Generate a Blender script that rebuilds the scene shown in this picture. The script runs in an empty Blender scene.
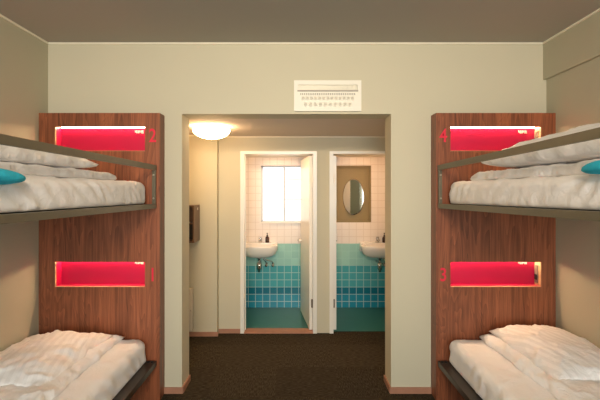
import bpy, bmesh, math, random
from mathutils import Vector, Matrix, noise
random.seed(4)
S = bpy.context.scene
COL = S.collection

# ------------------------------------------------------------------ materials
def nodes(name):
    m = bpy.data.materials.new(name); m.use_nodes = True
    nt = m.node_tree; nt.nodes.clear()
    out = nt.nodes.new('ShaderNodeOutputMaterial'); b = nt.nodes.new('ShaderNodeBsdfPrincipled')
    nt.links.new(b.outputs[0], out.inputs[0])
    return m, nt, b
def N(nt, t, **kw):
    n = nt.nodes.new(t)
    for k, v in kw.items():
        if k.startswith('i_'): n.inputs[k[2:].replace('_', ' ')].default_value = v
        else: setattr(n, k, v)
    return n
def math_(nt, op, a, b=None, c=None):
    n = nt.nodes.new('ShaderNodeMath'); n.operation = op
    for i, v in enumerate((a, b, c)):
        if v is None: continue
        if isinstance(v, (int, float)): n.inputs[i].default_value = v
        else: nt.links.new(v, n.inputs[i])
    return n.outputs[0]
def mixc(nt, f, a, b, mode='MIX'):
    n = nt.nodes.new('ShaderNodeMix'); n.data_type = 'RGBA'; n.blend_type = mode
    for i, v in ((0, f), (6, a), (7, b)):
        if isinstance(v, (int, float)): n.inputs[i].default_value = v
        elif isinstance(v, tuple): n.inputs[i].default_value = (*v, 1)
        else: nt.links.new(v, n.inputs[i])
    return n.outputs[2]
def simple(name, col, rough=0.5, metal=0.0, var=0.06, scale=8.0, bump=0.0, bscale=60.0, spec=0.5):
    m, nt, b = nodes(name)
    tc = N(nt, 'ShaderNodeTexCoord')
    nz = N(nt, 'ShaderNodeTexNoise', i_Scale=scale, i_Detail=4.0); nt.links.new(tc.outputs['Object'], nz.inputs['Vector'])
    dark = tuple(c * (1 - var) for c in col); lite = tuple(min(1, c * (1 + var)) for c in col)
    nt.links.new(mixc(nt, nz.outputs[0], dark, lite), b.inputs['Base Color'])
    b.inputs['Roughness'].default_value = rough; b.inputs['Metallic'].default_value = metal
    b.inputs['Specular IOR Level'].default_value = spec
    if bump:
        n2 = N(nt, 'ShaderNodeTexNoise', i_Scale=bscale, i_Detail=3.0); nt.links.new(tc.outputs['Object'], n2.inputs['Vector'])
        bp = N(nt, 'ShaderNodeBump', i_Strength=bump, i_Distance=0.003); nt.links.new(n2.outputs[0], bp.inputs['Height'])
        nt.links.new(bp.outputs[0], b.inputs['Normal'])
    return m
def emit(name, col, s):
    m, nt, b = nodes(name)
    b.inputs['Base Color'].default_value = (*col, 1)
    b.inputs['Emission Color'].default_value = (*col, 1); b.inputs['Emission Strength'].default_value = s
    return m

M = {}
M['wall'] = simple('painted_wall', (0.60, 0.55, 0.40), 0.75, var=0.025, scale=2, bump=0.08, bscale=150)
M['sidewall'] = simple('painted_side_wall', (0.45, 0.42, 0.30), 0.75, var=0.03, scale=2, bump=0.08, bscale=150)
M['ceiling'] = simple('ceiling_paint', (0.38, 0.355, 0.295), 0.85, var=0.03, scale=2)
M['ceiling_lit'] = simple('lamplit_ceiling_paint', (0.76, 0.66, 0.57), 0.8, var=0.02)  # ceiling paint lightened in the alcove, lamp glow put into the colour
M['bead'] = simple('cove_bead', (0.80, 0.75, 0.60), 0.6)
M['base'] = simple('baseboard_wood', (0.42, 0.20, 0.12), 0.5, var=0.2, scale=14)
M['white'] = simple('white_gloss_paint', (0.84, 0.81, 0.73), 0.3, var=0.02)
M['vent'] = simple('vent_plastic', (0.86, 0.82, 0.70), 0.5, var=0.01)
M['ventdark'] = simple('vent_shadow_plastic', (0.40, 0.36, 0.30), 0.7, var=0.02)  # darker vent plastic, with the shade of the slots put into its colour
M['metal'] = simple('olive_grey_powdercoat', (0.15, 0.13, 0.085), 0.42, metal=0.35, var=0.08, scale=30)
M['darkmetal'] = simple('dark_rail_steel', (0.055, 0.042, 0.032), 0.35, metal=0.4, var=0.15, scale=20)
M['bolt'] = simple('zinc_bolt', (0.60, 0.57, 0.47), 0.3, metal=0.8)
M['chrome'] = simple('chrome', (0.62, 0.60, 0.57), 0.16, metal=1.0, var=0.02)
M['ceramic'] = simple('white_ceramic', (0.88, 0.84, 0.78), 0.12, var=0.01)
M['bathceil'] = simple('bathroom_ceiling', (0.86, 0.80, 0.66), 0.6, var=0.02)
M['brown'] = simple('brown_cabinet_wood', (0.13, 0.065, 0.035), 0.4, var=0.25, scale=12)
M['black'] = simple('black_plastic', (0.012, 0.011, 0.010), 0.35)
M['grey'] = simple('grey_socket_metal', (0.20, 0.16, 0.12), 0.4, metal=0.3)
M['amber'] = simple('brown_bottle_glass', (0.05, 0.018, 0.010), 0.15)
M['sign'] = simple('pale_sign', (0.95, 0.62, 0.55), 0.5)
M['red'] = simple('red_lacquer', (0.46, 0.004, 0.055), 0.35, var=0.02)
M['number'] = simple('red_numeral', (0.78, 0.014, 0.05), 0.5, var=0.02)
M['liner'] = simple('pale_niche_edge', (0.45, 0.28, 0.15), 0.5, var=0.05)
M['teal_floor'] = simple('teal_floor', (0.032, 0.15, 0.125), 0.3, var=0.10, scale=5)
M['blind'] = simple('olive_blind', (0.29, 0.22, 0.10), 0.6, var=0.05)
M['turq'] = simple('turquoise_towel', (0.02, 0.56, 0.80), 0.9, var=0.2, scale=25, bump=0.6, bscale=300)
M['heater'] = simple('cream_heater', (0.62, 0.56, 0.45), 0.5)
M['led'] = emit('led_strip', (1.0, 0.68, 0.40), 100.0)
M['lamp'] = emit('lamp_glass', (1.0, 0.66, 0.34), 22.0)
M['bathlamp'] = emit('bathroom_lamp', (1.0, 0.60, 0.32), 48.0)
M['daylight'] = emit('daylight_pane', (0.93, 0.97, 1.0), .98)
M['mirror'] = simple('mirror', (0.6, 0.58, 0.5), 0.03, metal=1.0, var=0.0)
M['shade_white'] = simple('window_frame_white', (0.62, 0.66, 0.70), 0.4)

def wood():
    m, nt, b = nodes('red_brown_veneer')
    tc = N(nt, 'ShaderNodeTexCoord'); sp = N(nt, 'ShaderNodeSeparateXYZ'); nt.links.new(tc.outputs['Object'], sp.inputs[0])
    xy = math_(nt, 'ADD', sp.outputs[0], sp.outputs[1])
    def coords(kx, kz, off=0.0):
        c = N(nt, 'ShaderNodeCombineXYZ')
        nt.links.new(math_(nt, 'MULTIPLY_ADD', xy, kx, off), c.inputs[0]); nt.links.new(math_(nt, 'MULTIPLY', sp.outputs[2], kz), c.inputs[2])
        return c.outputs[0]
    n1 = N(nt, 'ShaderNodeTexNoise', i_Scale=1.0, i_Detail=6.0, i_Roughness=0.65); nt.links.new(coords(45, 1.3), n1.inputs['Vector'])
    n2 = N(nt, 'ShaderNodeTexNoise', i_Scale=1.0, i_Detail=4.0); nt.links.new(coords(190, 4.0), n2.inputs['Vector'])
    n3 = N(nt, 'ShaderNodeTexNoise', i_Scale=1.0, i_Detail=1.0, i_Distortion=1.6); nt.links.new(coords(7, 0.7), n3.inputs['Vector'])
    rings = math_(nt, 'FRACT', math_(nt, 'MULTIPLY', n3.outputs[0], 14))
    fl = math_(nt, 'FLOOR', math_(nt, 'MULTIPLY', xy, 8.5))
    wn = N(nt, 'ShaderNodeTexWhiteNoise', noise_dimensions='1D'); nt.links.new(fl, wn.inputs['W'])
    f = math_(nt, 'ADD', math_(nt, 'MULTIPLY', n1.outputs[0], 0.75), math_(nt, 'MULTIPLY', n2.outputs[0], 0.35))
    f = math_(nt, 'ADD', f, math_(nt, 'MULTIPLY', rings, 0.16))
    f = math_(nt, 'ADD', f, math_(nt, 'MULTIPLY', wn.outputs[0], 0.16))
    cr = N(nt, 'ShaderNodeValToRGB'); nt.links.new(f, cr.inputs[0])
    e = cr.color_ramp.elements; e[0].position = 0.40; e[0].color = (0.070, 0.019, 0.008, 1); e[1].position = .94; e[1].color = (0.40, 0.125, 0.052, 1)
    k = cr.color_ramp.elements.new(0.64); k.color = (0.21, 0.064, 0.026, 1)
    nt.links.new(cr.outputs[0], b.inputs['Base Color']); b.inputs['Roughness'].default_value = 0.42
    return m
M['wood'] = wood()

def fabric(name, col, stripe=0.0, cr_s=0.35):
    m, nt, b = nodes(name)
    tc = N(nt, 'ShaderNodeTexCoord'); sp = N(nt, 'ShaderNodeSeparateXYZ'); nt.links.new(tc.outputs['Object'], sp.inputs[0])
    b.inputs['Base Color'].default_value = (*col, 1); b.inputs['Roughness'].default_value = 0.8
    b.inputs['Sheen Weight'].default_value = 0.15
    n1 = N(nt, 'ShaderNodeTexNoise', i_Scale=17.0, i_Detail=3.0, i_Distortion=2.0); nt.links.new(tc.outputs['Object'], n1.inputs['Vector'])
    bp = N(nt, 'ShaderNodeBump', i_Strength=cr_s, i_Distance=0.012); nt.links.new(n1.outputs[0], bp.inputs['Height'])
    nt.links.new(bp.outputs[0], b.inputs['Normal'])
    if stripe:
        s = math_(nt, 'SINE', math_(nt, 'MULTIPLY', math_(nt, 'ADD', sp.outputs[0], math_(nt, 'MULTIPLY', sp.outputs[1], 0.25)), 2 * math.pi / 0.045))
        g = math_(nt, 'GREATER_THAN', s, 0.0)
        nt.links.new(mixc(nt, g, col, tuple(c * (1 - stripe) for c in col)), b.inputs['Base Color'])
        nt.links.new(math_(nt, 'MULTIPLY_ADD', g, 0.4, 0.4), b.inputs['Roughness'])
    return m
M['sheet'] = fabric('white_cotton_sheet', (0.87, 0.84, 0.82), cr_s=0.32)
M['linen'] = fabric('white_duvet_cotton', (0.87, 0.84, 0.82), cr_s=0.65)
M['satin'] = fabric('satin_stripe_cotton', (0.88, 0.85, 0.83), stripe=0.07, cr_s=0.5)

def carpet():
    m, nt, b = nodes('brown_carpet_tiles')
    tc = N(nt, 'ShaderNodeTexCoord'); sp = N(nt, 'ShaderNodeSeparateXYZ'); nt.links.new(tc.outputs['Object'], sp.inputs[0])
    u = math_(nt, 'MULTIPLY', math_(nt, 'ADD', sp.outputs[0], 10.17), 2.0); v = math_(nt, 'MULTIPLY', math_(nt, 'ADD', sp.outputs[1], 6.56), 2.0)
    fu, fv = math_(nt, 'FLOOR', u), math_(nt, 'FLOOR', v)
    chk = math_(nt, 'MODULO', math_(nt, 'ADD', fu, fv), 2.0)
    c = N(nt, 'ShaderNodeCombineXYZ'); nt.links.new(fu, c.inputs[0]); nt.links.new(fv, c.inputs[1])
    wn = N(nt, 'ShaderNodeTexWhiteNoise', noise_dimensions='3D'); nt.links.new(c.outputs[0], wn.inputs['Vector'])
    def st(ax, ay):
        cc = N(nt, 'ShaderNodeCombineXYZ'); nt.links.new(math_(nt, 'MULTIPLY', sp.outputs[0], ax), cc.inputs[0]); nt.links.new(math_(nt, 'MULTIPLY', sp.outputs[1], ay), cc.inputs[1])
        n = N(nt, 'ShaderNodeTexNoise', i_Scale=1.0, i_Detail=3.0); nt.links.new(cc.outputs[0], n.inputs['Vector']); return n.outputs[0]
    mx = N(nt, 'ShaderNodeMix'); mx.data_type = 'FLOAT'; nt.links.new(chk, mx.inputs[0]); nt.links.new(st(160, 25), mx.inputs[2]); nt.links.new(st(25, 160), mx.inputs[3])
    f = math_(nt, 'ADD', math_(nt, 'MULTIPLY_ADD', mx.outputs[0], 1.7, -.38), math_(nt, 'MULTIPLY', wn.outputs[0], 0.11))
    cr = N(nt, 'ShaderNodeValToRGB'); nt.links.new(f, cr.inputs[0])
    e = cr.color_ramp.elements; e[0].position = 0.3; e[0].color = (0.024, 0.018, 0.011, 1); e[1].position = 0.85; e[1].color = (0.080, 0.061, 0.037, 1)
    nt.links.new(cr.outputs[0], b.inputs['Base Color']); b.inputs['Roughness'].default_value = 0.95; b.inputs['Specular IOR Level'].default_value = 0.1
    return m
M['carpet'] = carpet()

def tiles():
    m, nt, b = nodes('bathroom_tiles')
    tc = N(nt, 'ShaderNodeTexCoord'); sp = N(nt, 'ShaderNodeSeparateXYZ'); nt.links.new(tc.outputs['Object'], sp.inputs[0])
    T = 0.0955
    u = math_(nt, 'DIVIDE', math_(nt, 'ADD', math_(nt, 'ADD', sp.outputs[0], sp.outputs[1]), 5.03), T)
    v = math_(nt, 'DIVIDE', math_(nt, 'ADD', sp.outputs[2], -0.558 + 20 * T), T)
    fr = math_(nt, 'MAXIMUM', math_(nt, 'LESS_THAN', math_(nt, 'FRACT', u), 0.085), math_(nt, 'LESS_THAN', math_(nt, 'FRACT', v), 0.085))
    cc = N(nt, 'ShaderNodeCombineXYZ'); nt.links.new(math_(nt, 'FLOOR', u), cc.inputs[0]); nt.links.new(math_(nt, 'FLOOR', v), cc.inputs[1])
    wn = N(nt, 'ShaderNodeTexWhiteNoise', noise_dimensions='3D'); nt.links.new(cc.outputs[0], wn.inputs['Vector'])
    def ramp(stops):
        r = N(nt, 'ShaderNodeValToRGB'); r.color_ramp.interpolation = 'CONSTANT'; nt.links.new(math_(nt, 'MULTIPLY', sp.outputs[2], 0.5), r.inputs[0])
        el = r.color_ramp.elements; el[0].position = 0; el[0].color = (*stops[0][1], 1); el[1].position = stops[1][0] / 2; el[1].color = (*stops[1][1], 1)
        for p, c in stops[2:]:
            q = el.new(p / 2); q.color = (*c, 1)
        return r.outputs[0]
    tile = ramp([(0, (0.02, 0.30, 0.42)), (0.176, (0.008, 0.19, 0.27)), (0.2715, (0.085, 0.43, 0.47)), (0.558, (0.36, 0.66, 0.58)), (0.8445, (0.86, 0.80, 0.74))])
    grout = ramp([(0, (0.45, 0.62, 0.62)), (0.176, (0.38, 0.58, 0.60)), (0.2715, (0.42, 0.66, 0.64)), (0.558, (0.38, 0.67, 0.60)), (0.8445, (0.76, 0.69, 0.62))])
    tv = mixc(nt, math_(nt, 'MULTIPLY', wn.outputs[0], 0.16), tile, (0.0, 0.12, 0.18))
    hi = math_(nt, 'GREATER_THAN', sp.outputs[2], 0.8445)
    tv = mixc(nt, hi, tv, tile)
    nt.links.new(mixc(nt, fr, tv, grout), b.inputs['Base Color']); b.inputs['Roughness'].default_value = 0.25
    return m
M['tiles'] = tiles()

# ------------------------------------------------------------------ mesh helpers
def box(bm, x0, x1, y0, y1, z0, z1, bev=0.0, seg=2):
    r = bmesh.ops.create_cube(bm, size=1.0)
    vs = r['verts']
    for v in vs:
        v.co = Vector((x0 + (v.co.x + .5) * (x1 - x0), y0 + (v.co.y + .5) * (y1 - y0), z0 + (v.co.z + .5) * (z1 - z0)))
    if bev:
        es = list({e for v in vs for e in v.link_edges})
        bmesh.ops.bevel(bm, geom=es, offset=bev, segments=seg, affect='EDGES', profile=0.7)
def lathe(bm, prof, c, n=24, axis='z', sx=1.0, sy=1.0):
    rings = []
    for r, h in prof:
        ring = []
        for i in range(n):
            a = 2 * math.pi * i / n
            p = Vector((r * math.cos(a) * sx, r * math.sin(a) * sy, h))
            if axis == 'y': p = Vector((p.x, h, p.y))
            if axis == 'x': p = Vector((h, p.x, p.y))
            ring.append(bm.verts.new(p + Vector(c)))
        rings.append(ring)
    for a, b in zip(rings, rings[1:]):
        for i in range(n): bm.faces.new((a[i], a[(i + 1) % n], b[(i + 1) % n], b[i]))
    bm.faces.new(rings[0][::-1]); bm.faces.new(rings[-1])
def tube(bm, pts, r, n=10):
    pts = [Vector(p) for p in pts]; rings = []
    for i, p in enumerate(pts):
        d = (pts[min(i + 1, len(pts) - 1)] - pts[max(i - 1, 0)]).normalized()
        a = d.orthogonal().normalized() if i == 0 else (rings[-1][1] - rings[-1][1].dot(d) * d).normalized()
        b = d.cross(a)
        rings.append(([bm.verts.new(p + r * (math.cos(2 * math.pi * k / n) * a + math.sin(2 * math.pi * k / n) * b)) for k in range(n)], a))
    for (A, _), (B, _) in zip(rings, rings[1:]):
        for i in range(n): bm.faces.new((A[i], A[(i + 1) % n], B[(i + 1) % n], B[i]))
    bm.faces.new(rings[0][0][::-1]); bm.faces.new(rings[-1][0])
def obj(name, bm, mat, parent=None, smooth=False):
    bmesh.ops.recalc_face_normals(bm, faces=bm.faces[:])
    me = bpy.data.meshes.new(name)
    if parent is not None:
        inv = WM[parent.name].inverted()
        bmesh.ops.transform(bm, matrix=inv, verts=bm.verts[:])
    bm.to_mesh(me); bm.free()
    if smooth:
        for p in me.polygons: p.use_smooth = True
    me.materials.append(M[mat] if isinstance(mat, str) else mat)
    o = bpy.data.objects.new(name, me); COL.objects.link(o)
    if parent is not None: o.parent = parent
    WM[o.name] = WM[parent.name].copy() if parent is not None else Matrix()
    return o
WM = {}
def B(*boxes, bev=0.0):
    bm = bmesh.new()
    for b in boxes: box(bm, *b, bev=bev)
    return bm
def tag(o, label, cat, group=None):
    o['label'] = label; o['category'] = cat
    if group: o['group'] = group
    return o
def thing(name, label, cat, loc, group=None):
    o = bpy.data.objects.new(name, None); COL.objects.link(o); o.location = loc; o.empty_display_size = 0.1
    WM[o.name] = Matrix.Translation(loc)
    return tag(o, label, cat, group)
def struct(name, bm, mat, parent=None):
    o = obj(name, bm, mat, parent)
    if parent is None: o['kind'] = 'structure'
    return o

# ------------------------------------------------------------------ dimensions
XL, XR, YF, ZC = -1.915, 1.918, 3.0, 2.693
YB = -2.4                               # rear wall behind the camera
OL, OR, OT = -0.885, 0.723, 2.147        # opening into the alcove
YA, AL, AR = 4.26, -1.30, 1.30           # alcove back wall and sides
YW = 5.17                               # bathroom back wall

struct('floor', B((XL - .1, XR + .1, YB - .1, YA + .05, -0.1, 0)), 'carpet')
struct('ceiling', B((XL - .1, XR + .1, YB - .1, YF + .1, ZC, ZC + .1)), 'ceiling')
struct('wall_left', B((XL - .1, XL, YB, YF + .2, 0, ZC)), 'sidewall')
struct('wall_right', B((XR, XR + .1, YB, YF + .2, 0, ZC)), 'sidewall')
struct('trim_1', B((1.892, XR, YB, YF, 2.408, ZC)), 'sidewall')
struct('wall_front', B((XL, OL, YF, YF + .2, 0, ZC), (OR, XR, YF, YF + .2, 0, ZC), (OL, OR, YF, YF + .2, OT, ZC)), 'wall')
# rear wall with its window behind the camera
struct('wall_rear', B((XL, -1.3, YB - .2, YB, 0, ZC), (1.3, XR, YB - .2, YB, 0, ZC), (-1.3, 1.3, YB - .2, YB, 0, .7), (-1.3, 1.3, YB - .2, YB, 2.3, ZC)), 'wall')
wf = struct('window_1', B((-1.3, 1.3, YB - .12, YB - .06, .7, .76), (-1.3, 1.3, YB - .12, YB - .06, 2.24, 2.3), (-1.3, -1.24, YB - .12, YB - .06, .76, 2.24), (1.24, 1.3, YB - .12, YB - .06, .76, 2.24), (-.03, .03, YB - .12, YB - .06, .76, 2.24)), 'white')
# alcove shell
struct('wall_alcove_left', B((AL - .1, AL, YF + .2, 4.17, 0, OT)), 'wall')
struct('wall_alcove_right', B((AR, AR + .1, YF + .2, YA, 0, OT)), 'wall')
struct('ceiling_alcove', B((AL - .1, AR + .1, YF + .2, YA + .1, OT, OT + .1)), 'ceiling_lit')
struct('wall_alcove_step', B((AL - .1, -.855, 4.17, YA + .1, 0, OT)), 'wall')
D1 = (-.617, .216); D2 = (.355, 1.19); DZ = 1.985
struct('wall_alcove_back', B((-.855, D1[0], YA, YA + .1, 0, OT), (D1[1], D2[0], YA, YA + .1, 0, OT), (D2[1], AR + .1, YA, YA + .1, 0, OT), (D1[0], D1[1], YA, YA + .1, DZ, OT), (D2[0], D2[1], YA, YA + .1, DZ, OT)), 'wall')
# beads at the top of the walls
struct('trim_2', B((XL, XR, YF - .012, YF, ZC - .012, ZC), (XL, XL + .01, YB, YF, ZC - .012, ZC), (1.882, 1.892, YB, YF, ZC - .012, ZC)), 'bead')
struct('trim_3', B((-.855, AR, YA - .01, YA, OT - .012, OT), (AL, -.845, 4.16, 4.17, OT - .012, OT)), 'bead')
# baseboards
H = .046
struct('baseboard_front', B((-1.02, OL + .01, YF - .012, YF, 0, H), (OR - .01, 1.03, YF - .012, YF, 0, H)), 'base')
struct('baseboard_opening_left', B((OL, OL + .012, YF, YF + .2, 0, H)), 'base')
struct('baseboard_opening_right', B((OR - .012, OR, YF, YF + .2, 0, H)), 'base')
struct('baseboard_alcove', B((AL, -.843, 4.158, 4.17, 0, H), (-.855, D1[0] - .001, YA - .012, YA, 0, H)), 'base')
struct('trim_4', B((D1[0] + .04, D1[1] - .04, YA - .02, YA + .11, 0, .014)), 'base')

# ------------------------------------------------------------------ bathrooms
def bathroom(side, x0, x1, wx0, wx1):
    wz0, wz1 = 1.132, 1.886
    struct('wall_bathroom_%s_back' % side, B((x0, wx0, YW, YW + .2, 0, 2.1), (wx1, x1, YW, YW + .2, 0, 2.1), (wx0, wx1, YW, YW + .2, 0, wz0), (wx0, wx1, YW, YW + .2, wz1, 2.1)), 'tiles')
    struct('wall_bathroom_%s_left' % side, B((x0 - .04, x0, YA + .1, YW + .2, 0, 2.1)), 'tiles')
    struct('wall_bathroom_%s_right' % side, B((x1, x1 + .04, YA + .1, YW + .2, 0, 2.1)), 'tiles')
    struct('floor_bathroom_%s' % side, B((x0 - .02, x1 + .02, YA + .05, YW + .2, -.1, 0.004)), 'teal_floor')
    struct('ceiling_bathroom_%s' % side, B((x0, x1, YA + .1, YW, 2.0, 2.08)), 'bathceil')
    return wz0, wz1
wz0, wz1 = bathroom('west', -.86, .25, -.477, .085)
bathroom('east', .34, 1.45, .515, .985)
# window in the left bathroom
w = struct('window_2', B((-.477, .085, YW + .07, YW + .10, wz0, wz0 + .02), (-.477, .085, YW + .07, YW + .10, wz1 - .02, wz1), (-.477, -.457, YW + .07, YW + .10, wz0, wz1), (.065, .085, YW + .07, YW + .10, wz0, wz1),
    (-.185, -.155, YW + .07, YW + .10, wz0 + .02, wz1 - .02), (-.155, .065, YW + .07, YW + .10, 1.70, 1.715), (-.155, .065, YW + .07, YW + .10, 1.43, 1.445)), 'shade_white')
obj('pane', B((-.457, .065, YW + .102, YW + .108, wz0 + .02, wz1 - .02)), 'daylight', w)
obj('sill', B((-.49, .10, YW - .03, YW + .07, wz0 - .012, wz0 + .008), bev=.003), 'white', w)
w = struct('window_3', B((.515, .535, YW + .02, YW + .10, wz0, wz1), (.965, .985, YW + .02, YW + .10, wz0, wz1), (.535, .965, YW + .02, YW + .10, wz1 - .02, wz1), (.535, .965, YW + .02, YW + .10, wz0, wz0 + .02)), 'blind')
obj('blind', B((.535, .965, YW + .05, YW + .07, wz0 + .02, wz1 - .02)), 'blind', w)
# oval mirror
mt = thing('oval_mirror', 'oval wall mirror hanging on the olive panel in the right bathroom', 'mirror', (.751, YW + .020, 1.47))
bm = bmesh.new(); lathe(bm, [(1.0, 0), (1.0, -.006), (.97, -.009)], (.751, YW + .020, 1.47), 48, 'y', .139, .235)
# lathe() scales the radius: only the height runs in metres
obj('mirror_glass', bm, 'mirror', mt, False)
bm = bmesh.new(); lathe(bm, [(1.0, 0), (1.0, -.004)], (.751, YW + .0245, 1.47), 48, 'y', .143, .239)
obj('backing', bm, 'brown', mt)
mt.rotation_euler.z = -math.radians(12.5)
# bathroom lamps on the ceilings just inside, above the door heads
for x, who in ((-.28, 'left'), (.90, 'right')):
    t = thing('bathroom_light', 'shallow ceiling light just inside the %s bathroom' % who, 'lamp', (x, 4.43, 2.0))
    obj('base_plate', B((x - .2, x + .2, 4.385, 4.475, 1.99, 2.0)), 'white', t)
    obj('diffuser', B((x - .19, x + .19, 4.39, 4.465, 1.968, 1.99), bev=.008), 'bathlamp', t)

def ssuper(n, a, b, p=2.6):
    out = []
    for i in range(n):
        t = 2 * math.pi * i / n; c, s = math.cos(t), math.sin(t)
        out.append((a * abs(c) ** (2 / p) * (1 if c >= 0 else -1), b * abs(s) ** (2 / p) * (1 if s >= 0 else -1)))
    return out
def sink(cx, who):
    cy, zt = 4.985, .862
    t = thing('wash_basin', 'white ceramic wash basin on the back wall of the %s bathroom' % who, 'sink', (cx, YW, zt))
    bm = bmesh.new(); rings = []
    for s, z, dy in ((.30, .700, .03), (.62, .708, .03), (.84, .740, .02), (.96, .790, .005), (1.0, .84, 0), (1.0, .856, 0), (.985, .862, 0), (.86, .860, -.01), (.80, .82, -.01), (.60, .76, -.005), (.2, .745, 0)):
        rings.append([bm.verts.new((cx + x * s, cy + y * s + dy, z)) for x, y in ssuper(40, .238, .18)])
    for a, b in zip(rings, rings[1:]):
        for i in range(40): bm.faces.new((a[i], a[(i + 1) % 40], b[(i + 1) % 40], b[i]))
    bm.faces.new(rings[0][::-1]); bm.faces.new(rings[-1])
    box(bm, cx - .225, cx + .225, 5.09, YW - .001, .76, .872, .01)
    obj('basin', bm, 'ceramic', t, True)
    bm = bmesh.new(); lathe(bm, [(.028, .705), (.028, .69), (.016, .688), (.016, .64), (.030, .636), (.032, .60), (.030, .56), (.018, .548), (.014, .52)], (cx, 4.96, 0), 18)
    tube(bm, [(cx, 4.96, .61), (cx, 5.06, .62), (cx, YW - .001, .62)], .014)
    obj('bottle_trap', bm, 'chrome', t, True)
    for k, dx in enumerate((.085, .17)):
        bm = bmesh.new()
        tube(bm, [(cx + .04 + .01 * k, 4.99, .705), (cx + .06 + .03 * k, 5.0, .665), (cx + dx - .01, 5.04, .640), (cx + dx, 5.08, .60)], .0065)
        lathe(bm, [(.013, -.015), (.013, .02), (.010, .03)], (cx + dx, 5.08, .585), 12)
        lathe(bm, [(.018, -.06), (.018, -.04), (.011, -.038), (.011, .089)], (cx + dx, 5.08, .59), 12, 'y')
        obj('stop_valve', bm, 'chrome', t, True)
    bm = bmesh.new(); lathe(bm, [(.024, .870), (.024, .885), (.019, .89), (.019, .93), (.017, .94)], (cx, 5.11, 0), 16)
    tube(bm, [(cx, 5.10, .905), (cx, 5.03, .925), (cx, 4.99, .915)], .010); box(bm, cx - .012, cx + .012, 5.05, 5.12, .94, .952, .003)
    obj('tap', bm, 'chrome', t, True)
    bx = cx + .092
    s = thing('soap_bottle', 'brown pump soap bottle on the basin in the %s bathroom' % who, 'bottle', (bx, 5.115, .872))
    bm = bmesh.new(); lathe(bm, [(.024, .8725), (.026, .88), (.026, .935), (.018, .95), (.010, .955), (.010, .962)], (bx, 5.115, 0), 18)
    obj('bottle_body', bm, 'amber', s, True)
    bm = bmesh.new(); lathe(bm, [(.012, .962), (.012, .972), (.004, .974), (.004, .99), (.009, .992), (.009, 1.0)], (bx, 5.115, 0), 14); box(bm, bx - .005, bx + .005, 5.085, 5.115, .991, .999)
    obj('pump', bm, 'black', s)
sink(-.482, 'left'); sink(1.052, 'right')

def door(n, X, who, leafang):
    x0, x1 = X; z1 = DZ; f = .042
    d = struct('door_%d' % n, B((x0 - .0, x0 + f, YA - .015, YA + .11, 0, z1), (x1 - f, x1, YA - .015, YA + .11, 0, z1), (x0 + f, x1 - f, YA - .015, YA + .11, z1 - .03, z1)), 'white')
    # leaf, opened into the bathroom
    if n == 1: h = Vector((x1 - f - .002, YA + .045, 0)); dirv = Vector((math.sin(-leafang), math.cos(leafang), 0))
    else: h = Vector((x0 + f + .002, YA + .045, 0)); dirv = Vector((math.sin(leafang), math.cos(leafang), 0))
    nrm = Vector((-dirv.y, dirv.x, 0)) if n == 1 else Vector((dirv.y, -dirv.x, 0))
    bm = bmesh.new(); box(bm, 0, .70, 0, .036, .02, 1.94, .002)
    mat = Matrix(((dirv.x, nrm.x, 0, h.x), (dirv.y, nrm.y, 0, h.y), (0, 0, 1, 0), (0, 0, 0, 1)))
    bmesh.ops.transform(bm, matrix=mat, verts=bm.verts[:])
    leaf = obj('door_leaf', bm, 'white', d)
    bm = bmesh.new(); lathe(bm, [(.022, .036), (.022, .042), (.010, .043), (.010, .085)], (0.64, 0, .93), 14, 'y'); tube(bm, [(.64, .08, .93), (.54, .08, .93)], .009)
    bmesh.ops.transform(bm, matrix=mat, verts=bm.verts[:])
    obj('lever_handle', bm, 'chrome', leaf)
    sx = -1 if n == 1 else 1; hx = x1 - f if n == 1 else x0 + f
    for z in (.27, 1.64):
        bm = bmesh.new(); lathe(bm, [(.009, z), (.009, z + .09)], (hx + sx * .010, YA + .03, 0), 12)
        box(bm, min(hx, hx + sx * .003), max(hx, hx + sx * .003), YA + .012, YA + .03, z, z + .09)
        obj('hinge', bm, 'grey' if z < 1 else 'white', d)  # upper hinge coloured white for the light it reflects
    # stop bead of the frame
    obj('stop_bead', B((x0 + f, x0 + f + .008, YA + .06, YA + .075, .014, z1 - .03)) if n == 1 else B((x1 - f - .008, x1 - f, YA + .06, YA + .075, .014, z1 - .03)), 'white', d)
door(1, D1, 'left', .13); door(2, D2, 'right', .02)

# ------------------------------------------------------------------ things of the alcove and the front wall
t = thing('dome_lamp', 'glowing frosted glass dome lamp flush on the alcove ceiling', 'lamp', (-.79, 3.60, OT))
bm = bmesh.new(); lathe(bm, [(.135, OT), (.135, OT - .022), (.13, OT - .024)], (-.79, 3.60, 0), 40); obj('mounting_plate', bm, 'white', t, True)
bm = bmesh.new(); lathe(bm, [(.168, -.022), (.170, -.030)] + [(.170 * math.cos(a), -.030 - .085 * math.sin(a)) for a in [k * math.pi / 20 for k in range(1, 10)]] + [(.006, -.115)], (-.79, 3.60, OT), 40)
obj('glass_shade', bm, 'lamp', t, True)

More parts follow.
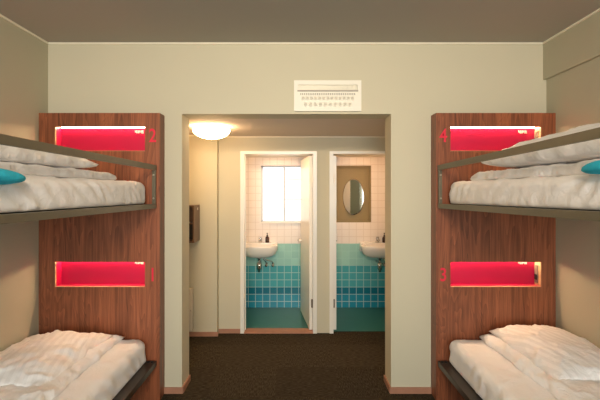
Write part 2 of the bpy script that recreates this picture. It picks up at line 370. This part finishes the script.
t = thing('wall_cabinet', 'small dark brown open-fronted wall box in the alcove left corner', 'cabinet', (-1.09, 4.17, 1.03))
z0, z1, x0, x1, y0 = 1.034, 1.408, -1.22, -1.027, 3.89
obj('cabinet_body', B((x1 - .014, x1, y0, 4.119, z0, z1), (x0, x0 + .014, y0, 4.119, z0, z1), (x0 + .014, x1 - .014, y0, 4.119, z1 - .014, z1), (x0 + .014, x1 - .014, y0, 4.119, z0, z0 + .014), (x0 + .014, x1 - .014, 4.105, 4.119, z0 + .014, z1 - .014)), 'brown', t)
obj('shelf', B((x0 + .014, x1 - .014, y0 + .01, 4.105, 1.22, 1.228)), 'brown', t)
obj('back_lining', B((x0 + .014, x1 - .014, 4.098, 4.105, z0 + .014, 1.22)), 'black', t)
obj('sticker', B((x1, x1 + .001, 4.02, 4.045, 1.355, 1.38)), 'white', t)
t = thing('wall_heater', 'slim cream wall heater low in the alcove left corner', 'heater', (-1.19, 4.17, .09))
obj('heater_body', B((-1.29, -1.092, 4.06, 4.119, .09, .53), bev=.008), 'heater', t)
obj('control_knob', B((-1.11, -1.10, 4.052, 4.061, .30, .312)), 'ventdark', t)

t = thing('air_vent', 'white louvred wall ventilation unit above the opening', 'vent', (.234, YF, 2.162))
vx0, vx1, vz0, vz1, vy = -.023, .492, 2.165, 2.400, YF - .022
sx0, sx1, sz0, sz1 = vx0 + .03, vx1 - .03, 2.322, 2.366
obj('housing', B((vx0, vx1, vy, YF, sz1, vz1), (vx0, vx1, vy, YF, vz0, sz0), (vx0, sx0, vy, YF, sz0, sz1), (sx1, vx1, vy, YF, sz0, sz1), (sx0, sx1, YF - .004, YF, sz0, sz1)), 'vent', t)
bm = bmesh.new()
for i in range(46):
    x = sx0 + (i + .5) * (sx1 - sx0) / 46; box(bm, x - .0016, x + .0016, vy + .003, YF - .004, sz0, sz1)
obj('fin_grille', bm, 'vent', t)
obj('slot_lip', B((sx0 - .004, sx1 + .004, vy - .009, vy, sz0 - .008, sz0 + .001)), 'ventdark', t)
for zc, n, inset in ((2.262, 13, .055), (2.216, 10, .07)):
    bm = bmesh.new()
    for i in range(n):
        x = vx0 + inset + (i + .5) * (vx1 - vx0 - 2 * inset) / n
        lathe(bm, [(.0165, .0), (.0165, -.009), (.012, -.010), (.009, -.004)], (x, vy, zc), 16, 'y')
    nr = obj('nozzle_row', bm, 'vent', t)
    bm = bmesh.new()
    for i in range(n):
        x = vx0 + inset + (i + .5) * (vx1 - vx0 - 2 * inset) / n
        lathe(bm, [(.009, -.0095), (.009, -.0105)], (x, vy, zc), 14, 'y')
    obj('nozzle_shade', bm, 'heater', nr)  # darker discs standing in for the shade inside the nozzles
bm = bmesh.new()
for i in range(30):
    x = vx0 + .045 + (i + .5) * (vx1 - vx0 - .09) / 30; box(bm, x - .004, x + .004, vy - .002, vy, 2.287, 2.302)
obj('small_slots', bm, 'ventdark', t)  # dark blocks painted in for the shade inside small slots

# ------------------------------------------------------------------ headboard panels with reading niches
PY0, PY1 = 2.89, 2.9985
def text_mesh(ch, cx, cz, y, height, depth=.002):
    cu = bpy.data.curves.new('numeral', 'FONT'); cu.body = ch; cu.size = 1.0; cu.extrude = .5; cu.offset = .012
    tmp = bpy.data.objects.new('tmp', cu); COL.objects.link(tmp); bpy.context.view_layer.update()
    me = bpy.data.meshes.new_from_object(tmp.evaluated_get(bpy.context.evaluated_depsgraph_get()))
    bpy.data.objects.remove(tmp); bm = bmesh.new(); bm.from_mesh(me); bpy.data.meshes.remove(me)
    xs = [v.co.x for v in bm.verts]; ys = [v.co.y for v in bm.verts]
    s = height / (max(ys) - min(ys)); mx = (max(xs) + min(xs)) / 2; my = (max(ys) + min(ys)) / 2
    for v in bm.verts: v.co = Vector((cx + (v.co.x - mx) * s * .82, y - (v.co.z + .5) * depth, cz + (v.co.y - my) * s))
    return bm
def headboard(s, x_out, x_in, label, nums, numx, signx):
    # s=-1 left wall, +1 right wall; x_out at wall, x_in towards the middle
    a, b = min(x_out, x_in), max(x_out, x_in)
    t = thing('headboard_panel', label, 'headboard', ((a + b) / 2, PY0, 0))
    nx0, nx1 = (-1.795, -1.127) if s < 0 else (1.137, 1.811)
    zs = [(.843, 1.028), (1.850, 2.030)]; ZT = 2.133
    bs = [(a, nx0, PY0, PY1, 0, ZT), (nx1, b, PY0, PY1, 0, ZT), (nx0, nx1, PY0, PY1, 0, zs[0][0]), (nx0, nx1, PY0, PY1, zs[0][1] + .014, zs[1][0]), (nx0, nx1, PY0, PY1, zs[1][1] + .014, ZT),
          (nx0, nx1, PY0, PY0 + .010, zs[0][1], zs[0][1] + .014), (nx0, nx1, PY0, PY0 + .010, zs[1][1], zs[1][1] + .014)]
    for z0, z1 in zs: bs.append((nx0, nx1, PY0 + .085, PY1, z0, z1 + .014))
    obj('veneer_board', B(*bs), 'wood', t)
    for i, (z0, z1) in enumerate(zs):
        nb = obj('niche_back', B((nx0 + .004, nx1 - .004, PY0 + .075, PY0 + .085, z0, z1 + .014)), 'red', t)
        si = (nx0, nx0 + .004) if s < 0 else (nx1 - .004, nx1)
        so = (nx1 - .004, nx1) if s < 0 else (nx0, nx0 + .004)
        bs = [(so[0], so[1], PY0 + .012, PY0 + .085, z0 + .003, z1)]
        if s < 0: bs.append((si[0], si[1], PY0 + .012, PY0 + .085, z0 + .003, z1))
        bs.append((nx0 + .004, nx1 - .004, PY0 + .016, PY0 + .075, z0, z0 + .003))
        obj('niche_lining', B(*bs), 'red', t)
        ed = [(nx0, nx1, PY0 + .001, PY0 + .016, z0, z0 + .0035), (si[0], si[1], PY0 + .001, PY0 + .014, z0 + .0035, z1)]
        if s > 0: ed.append((si[0], si[1], PY0 + .014, PY0 + .085, z0 + .003, z1))
        obj('niche_edge', B(*ed), 'liner', t)
        # angled strip light in the upper back corner, facing down and out of the niche
        bm = bmesh.new(); pr = [(PY0 + .0745, z1 + .003), (PY0 + .0745, z1 + .013), (PY0 + .064, z1 + .013)]
        A = [bm.verts.new((nx0 + .006, y, z)) for y, z in pr]; C_ = [bm.verts.new((nx1 - .006, y, z)) for y, z in pr]
        for k in range(3): bm.faces.new((A[k], A[(k + 1) % 3], C_[(k + 1) % 3], C_[k]))
        bm.faces.new(A[::-1]); bm.faces.new(C_)
        obj('led_strip', bm, 'led', t)
        # small sign with rows of tiny lettering
        sz = z1 - (.016 if i else .008); bm = bmesh.new()
        for k in range(6):
            wdt = (.011, .009, .012, .010, .011, .008)[k]; x = signx + k * .0115
            box(bm, x, x + wdt * .86, PY0 + .0735, PY0 + .075, sz - .022 if k % 3 else sz - .016, sz)
        obj('niche_sign', bm, 'sign', t)['label'] = 'small pale lettering in the upper corner of the niche'
        if s > 0:
            sk = obj('socket_plate', B((nx1 - .010, nx1 - .004, PY0 + .030, PY0 + .070, z0 + .020, z1 - .030), bev=.002), 'grey', t)
            obj('socket_insert', B((nx1 - .014, nx1 - .010, PY0 + .036, PY0 + .064, z0 + .045, z0 + .085), bev=.002), 'black', sk)
        obj('bunk_number', text_mesh(nums[i], numx, (z0 + z1) / 2 + (.027 if i else .0), PY0, .100), 'number', t)['label'] = 'red bunk number %s' % nums[i]
    return t
headboard(-1, -1.914, -1.018, 'tall red-brown veneered headboard panel on the left, numbered 1 and 2', ('1', '2'), -1.070, -1.232)
headboard(1, 1.917, 1.030, 'tall red-brown veneered headboard panel on the right, numbered 3 and 4', ('3', '4'), 1.083, 1.682)

# ------------------------------------------------------------------ soft goods
def fb(p, s, o=3): return noise.fractal(Vector(p) * s, 0.8, 2.1, o)
def slab(x0, x1, y0, y1, zf, h, p=2.6, edge=1.0, wob=.012, wr=.008, wscale=9, seed=0, tip=0.0, hfun=None, n=None, bot=0.0, ridge=0.0):
    """closed soft body on a rectangle: zf base height, h thickness"""
    bm = bmesh.new(); cx, cy, a, b = (x0 + x1) / 2, (y0 + y1) / 2, (x1 - x0) / 2, (y1 - y0) / 2
    nu = int(max(20, min(80, 2 * a / .011))); nv = int(max(20, min(110, 2 * b / .011)))
    top, low = {}, {}
    for i in range(nu + 1):
        for j in range(nv + 1):
            # denser samples near the border
            u = math.sin((i / nu - .5) * math.pi) * .35 + (i / nu - .5) * 2 * .65; v = math.sin((j / nv - .5) * math.pi) * .35 + (j / nv - .5) * 2 * .65
            k = tip * (u * u) * (v * v)
            px = cx + a * u * (1 - tip * .6 * (1 - u * u * v * v) * (1 - abs(v)) * 0 + k) - a * u * tip * (1 - v * v) * -.0
            py = cy + b * v * (1 + k)
            q = (px + seed * 3.1, py - seed, seed * 1.7)
            eu, ev = abs(u) ** 8, abs(v) ** 8
            px += wob * fb((q[0], q[1], 3), 6) * (eu + ev * .3); py += wob * fb((q[0], q[1], 8), 6) * (ev + eu * .3)
            prof = max(0.0, (1 - abs(u) ** p) * (1 - abs(v) ** p)) ** (.5 * edge)
            hh = h * prof * (hfun(px, py) if hfun else 1)
            w = wr * fb(q, wscale) * min(1, prof * 1.6)
            if ridge:
                r_ = 1 - abs(fb((q[0] * 1.0, q[1] * .45, 5 + seed), wscale * 1.3, 2)) * 2.2
                w += ridge * max(0, r_) ** 3 * min(1, prof * 1.6) * (.35 + .65 * max(abs(u), abs(v)) ** 2)
            z = zf + (.35 * h if bot else .012) + hh * (1 - (.35 if bot else .15)) + w
            if i in (0, nu) or j in (0, nv): z = zf + (.35 * h if bot else .012)
            top[i, j] = bm.verts.new((px, py, z))
            if i in (0, nu) or j in (0, nv): low[i, j] = top[i, j]
            else: low[i, j] = bm.verts.new((px, py, zf + (.35 * h * (1 - prof ** .5) if bot else .012 * (1 - min(1, prof * 2)))))
    for i in range(nu):
        for j in range(nv):
            bm.faces.new((top[i, j], top[i + 1, j], top[i + 1, j + 1], top[i, j + 1]))
            bm.faces.new((low[i, j + 1], low[i + 1, j + 1], low[i + 1, j], low[i, j]))
    return bm
def mattress(s, x_in, z0, z1, seed):
    """rounded box with a wrinkled fitted sheet; s side of the room"""
    x_out = s * 1.905; a, b = min(x_in, x_out), max(x_in, x_out); y0, y1 = .93, 2.872
    bm = bmesh.new(); box(bm, a, b, y0, y1, z0, z1)
    bmesh.ops.subdivide_edges(bm, edges=[e for e in bm.edges if abs(e.verts[0].co.y - e.verts[1].co.y) > 1], cuts=90, use_grid_fill=True)
    bmesh.ops.subdivide_edges(bm, edges=[e for e in bm.edges if abs(e.verts[0].co.x - e.verts[1].co.x) > .5], cuts=44, use_grid_fill=True)
    bmesh.ops.subdivide_edges(bm, edges=[e for e in bm.edges if abs(e.verts[0].co.z - e.verts[1].co.z) > .1], cuts=12, use_grid_fill=True)
    r = .058
    for v in bm.verts:
        c = v.co; q = Vector((min(max(c.x, a + r), b - r), min(max(c.y, y0 + r), y1 - r), min(max(c.z, z0 + r * .5), z1 - r)))
        d = c - q
        if d.length > 1e-6:
            m = max(abs(d.x), abs(d.y), abs(d.z)); rr = r if c.z > q.z or abs(d.z) < 1e-6 else r
            d = d.normalized() * min(rr, m * 1.0 if d.length <= m + 1e-9 else rr)
            c = q + d
        side = max(0, min(1, (z1 - c.z) / .03)); f = fb((c.x, c.y * .9 + seed, 0), 9, 3)
        # gathers in the hanging side of the sheet, slanting towards the head
        g = math.sin((c.y * 1.0 + (c.z - z0) * .9) * 55 + 5 * fb((seed, c.y, c.z), 3)) * max(0, fb((seed + 4, c.y, 2 * c.z), 4) + .35)
        ridge = max(0, 1 - abs(fb((c.x + seed, c.y, 1), 5, 2)) * 3) ** 3
        nx = -s
        if c.z > z0 + .01:
            c.x += nx * (.008 * g + .004 * f) * side * (1 if (c.x - q.x) * nx > 1e-6 else 0)
            if side < .9: c.z += .004 * f + .006 * ridge
        c.z = max(c.z, z0)
        v.co = c
    return bm

def bunk(s, x_in, upper, bed_no, who):
    xo = s * 1.912; n = -s                      # n points to the middle of the room
    def bx(xa, xb, *r): return (min(xa, xb), max(xa, xb), *r)
    xr = x_in                                    # outer face of the rail
    grp = None
    y0, y1 = .86, PY0 - .008
    if upper:
        t = thing('upper_bunk', 'olive-grey metal upper bunk frame with guard rail on the %s' % who, 'bunk bed', (xr, y1, 1.44))
        zb, zt = 1.427, 1.460
        obj('side_rail', B(bx(xr, xr + s * .030, y0, y1, zb, zt), bev=.002), 'metal', t)
        obj('bed_base', B(bx(xr + s * .030, xo, y0, y1, zb + .005, zb + .027)), 'metal', t)
        obj('end_rail', B(bx(xr + s * .030, xo, y0, y0 + .03, zb + .027, zt), bev=.002), 'metal', t)
        g = B(bx(xr, xr + s * .014, y0, y1, 1.708, 1.745), bev=.002)
        for v in g.verts: v.co.z += (y1 - v.co.y) * (.0040 if s > 0 else .0)
        obj('guard_rail', g, 'metal', t)
        p = obj('rail_bracket', B(bx(xr + s * .003, xr + s * .030, y1 - .012, y1, zt, 1.708), bx(xr + s * .0, xr + s * .006, y1 - .03, y1 - .012, zt, 1.708), bev=.001), 'metal', t)
        for z in (1.50, 1.672):
            bm = bmesh.new(); lathe(bm, [(.007, 0), (.007, -.005), (.004, -.007)], (xr + s * .018, y1 - .012, z), 12, 'y'); obj('bolt', bm, 'bolt', p)
        obj('foot_bracket', B(bx(xr, xr + s * .014, y0, y0 + .03, zt, 1.708)), 'metal', t)
        t.rotation_euler.x = -math.radians(0.55 if s < 0 else 1.0)
    else:
        t = thing('lower_bunk', 'low bed frame with dark side rail under the upper bunk on the %s' % who, 'bed', (xr, y1, 0))
        zb, zt = .262, .302
        obj('side_rail', B(bx(xr, xr + s * .072, y0, y1, zb, zt), bev=.003), 'darkmetal', t)
        obj('bed_base', B(bx(xr + s * .072, xo, y0, y1, zb - .0, zb + .03)), 'darkmetal', t)
        bm = bmesh.new(); lathe(bm, [(.010, 0), (.010, .008), (.006, .010)], (xr + s * .05, y1 - .03, zt), 12)
        lathe(bm, [(.010, 0), (.010, .008), (.006, .010)], (xr + s * .022, y1 - .03, zt), 12); obj('bolt', bm, 'black', t)
        for x in (xr + s * .03, xo - s * .04): obj('leg', B(bx(x, x + s * .04, y0, y0 + .04, 0, zb)), 'darkmetal', t)
    return t
for s, xin, who in ((-1, -1.037, 'left'), (1, 1.040, 'right')):
    bunk(s, xin, True, 0, who); bunk(s, xin, False, 0, who)
    tilt = math.tan(math.radians(.55 if s < 0 else 1.0))
    # upper mattress, tilted with its frame
    for up in (True, False):
        z0, z1 = (1.462, 1.622) if up else (.304, .476)
        bm = mattress(s, s * (1.100 if s < 0 else 1.106), z0, z1, 3 + s + up * 7)
        if not up: 
            pass
        else:
            for v in bm.verts: v.co.z += max(0, (z1 - v.co.z) / (z1 - z0)) * tilt * (PY0 - v.co.y)
        o = obj('mattress', bm, 'sheet', None, True)
        tag(o, 'mattress in a %s fitted sheet on the %s %s bunk' % ('smooth cream' if up else 'creased white', 'upper' if up else 'lower', who), 'mattress')

def soft(name, bm, mat, label, cat, up=False, rot=0.0, c=None, group=None):
    o = obj(name, bm, mat, None, True); tag(o, label, cat, group)
    if rot and c:
        P = Matrix.Translation(c); o.matrix_world = P @ Matrix.Rotation(rot, 4, 'Z') @ P.inverted()
    return o
# upper left
soft('folded_duvet', slab(-1.86, -1.160, 1.0, 2.50, 1.624, .050, p=10, edge=.55, wr=.010, ridge=.004, seed=1, wscale=7, tip=.02), 'linen', 'flat folded cream duvet under the pillow on the upper left bunk', 'duvet', True)
soft('pillow', slab(-1.80, -1.175, 1.28, 2.27, 1.674, .105, p=4, wr=.010, ridge=.008, seed=2, tip=.04, bot=1, wscale=8), 'satin', 'plump white pillow lying on the folded duvet of the upper left bunk', 'pillow', True)
# upper right
soft('folded_duvet', slab(1.160, 1.86, 1.0, 2.60, 1.624, .056, p=10, edge=.55, wr=.010, ridge=.004, seed=5, wscale=7, tip=.02), 'linen', 'flat folded cream duvet under the pillow on the upper right bunk', 'duvet', True)
soft('pillow', slab(1.175, 1.84, 1.25, 2.46, 1.680, .185, p=2.6, wr=.010, ridge=.008, seed=6, tip=.04, bot=1, wscale=8), 'satin', 'high white pillow rising above the guard rail of the upper right bunk', 'pillow', True)
# turquoise towels on the mattress edge
def towel(s, y1, label):
    bm = bmesh.new(); n = 28; L = 30; rings = []
    cx, ya = s * (1.066 if s < 0 else 1.085), 1.0
    for j in range(L + 1):
        y = ya + (y1 - ya) * j / L; e = max(.05, 1 - (j / L) ** 9) ** .5 * (1 - .35 * (j / L) ** 3)
        ring = []
        for i in range(n):
            a = 2 * math.pi * i / n; w = 1 + .10 * fb((math.cos(a), math.sin(a), y * 5 + s), 1.6)
            ring.append(bm.verts.new((cx + s * (.02 * (1 - e)) + .040 * e * w * math.cos(a), y, (1.612 if s < 0 else 1.646) - .006 * (j / L) * (j / L) ** 3 + .034 * e * w * math.sin(a))))
        rings.append(ring)
    for A, Bb in zip(rings, rings[1:]):
        for i in range(n): bm.faces.new((A[i], A[(i + 1) % n], Bb[(i + 1) % n], Bb[i]))
    bm.faces.new(rings[0][::-1]); bm.faces.new(rings[-1])
    o = obj('rolled_towel', bm, 'turq', None, True); tag(o, label, 'towel')
towel(-1, 1.55, 'turquoise rolled towel on the mattress edge of the upper left bunk')
towel(1, 1.505, 'turquoise rolled towel on the mattress edge of the upper right bunk')
# lower left
def hl(x, y): return max(.25, min(1, (x + 1.93) / .30)) * (.9 + .35 * math.exp(-((x + 1.62) / .2) ** 2))
soft('folded_duvet', slab(-1.895, -1.262, 1.30, 2.850, .477, .042, p=9, wr=.014, ridge=.022, seed=11, wscale=8, wob=.03), 'linen', 'crumpled white duvet folded flat along the wall side of the lower left bunk', 'duvet')
soft('pillow', slab(-1.90, -1.33, 2.06, 2.80, .505, .072, p=3.2, wr=.014, ridge=.022, seed=12, wscale=7, hfun=hl, tip=.02), 'satin', 'soft flattened white pillow on the duvet of the lower left bunk', 'pillow')
# lower right
def hr(x, y): return 1.0
soft('folded_duvet', slab(1.335, 1.898, 1.35, 2.866, .477, .070, p=7, wr=.012, ridge=.014, seed=21, wscale=8, wob=.02), 'linen', 'white duvet with a neat rolled edge along the wall side of the lower right bunk', 'duvet')
soft('pillow', slab(1.395, 1.89, 2.08, 2.82, .525, .105, p=3.0, wr=.010, ridge=.016, seed=22, wscale=7, tip=.03), 'satin', 'plump satin-striped white pillow on the duvet of the lower right bunk', 'pillow')

# ------------------------------------------------------------------ lights
def area(name, loc, rot, sx, sy, power, col, spread=180):
    l = bpy.data.lights.new(name, 'AREA'); l.shape = 'RECTANGLE'; l.size = sx; l.size_y = sy; l.energy = power; l.color = col; l.spread = math.radians(spread)
    o = bpy.data.objects.new(name, l); o.location = loc; o.rotation_euler = rot; COL.objects.link(o); return o
area('window_daylight', (0, YB - .14, 1.5), (math.radians(90), 0, 0), 2.5, 1.5, 120, (.90, .97, 1.0))
area('warm_fill_light', (0, -.8, ZC - .12), (math.radians(78), 0, 0), .9, .2, 24, (1.0, .80, .58), 100)  # unseen warm fill, added and aimed to brighten front wall and upper bunks

W = bpy.data.worlds.new('world'); S.world = W; W.use_nodes = True
W.node_tree.nodes['Background'].inputs[0].default_value = (.75, .85, 1, 1); W.node_tree.nodes['Background'].inputs[1].default_value = .6

cam = bpy.data.cameras.new('camera'); co = bpy.data.objects.new('camera', cam); COL.objects.link(co)
cam.sensor_width = 36; cam.sensor_fit = 'HORIZONTAL'; cam.lens = 36 * 390 / 600
co.location = (0, 0, 1.562); co.rotation_euler = (math.radians(90), 0, 0)
cam.shift_x = 3 / 600; cam.shift_y = -10 / 600; cam.clip_start = .02
S.camera = co
S.view_settings.view_transform = 'Standard'; S.view_settings.look = 'None'; S.view_settings.gamma = 1; S.view_settings.use_curve_mapping = False
S.view_settings.exposure = 0.06
S.cycles.use_denoising = True
S.cycles.max_bounces = 10; S.cycles.diffuse_bounces = 6
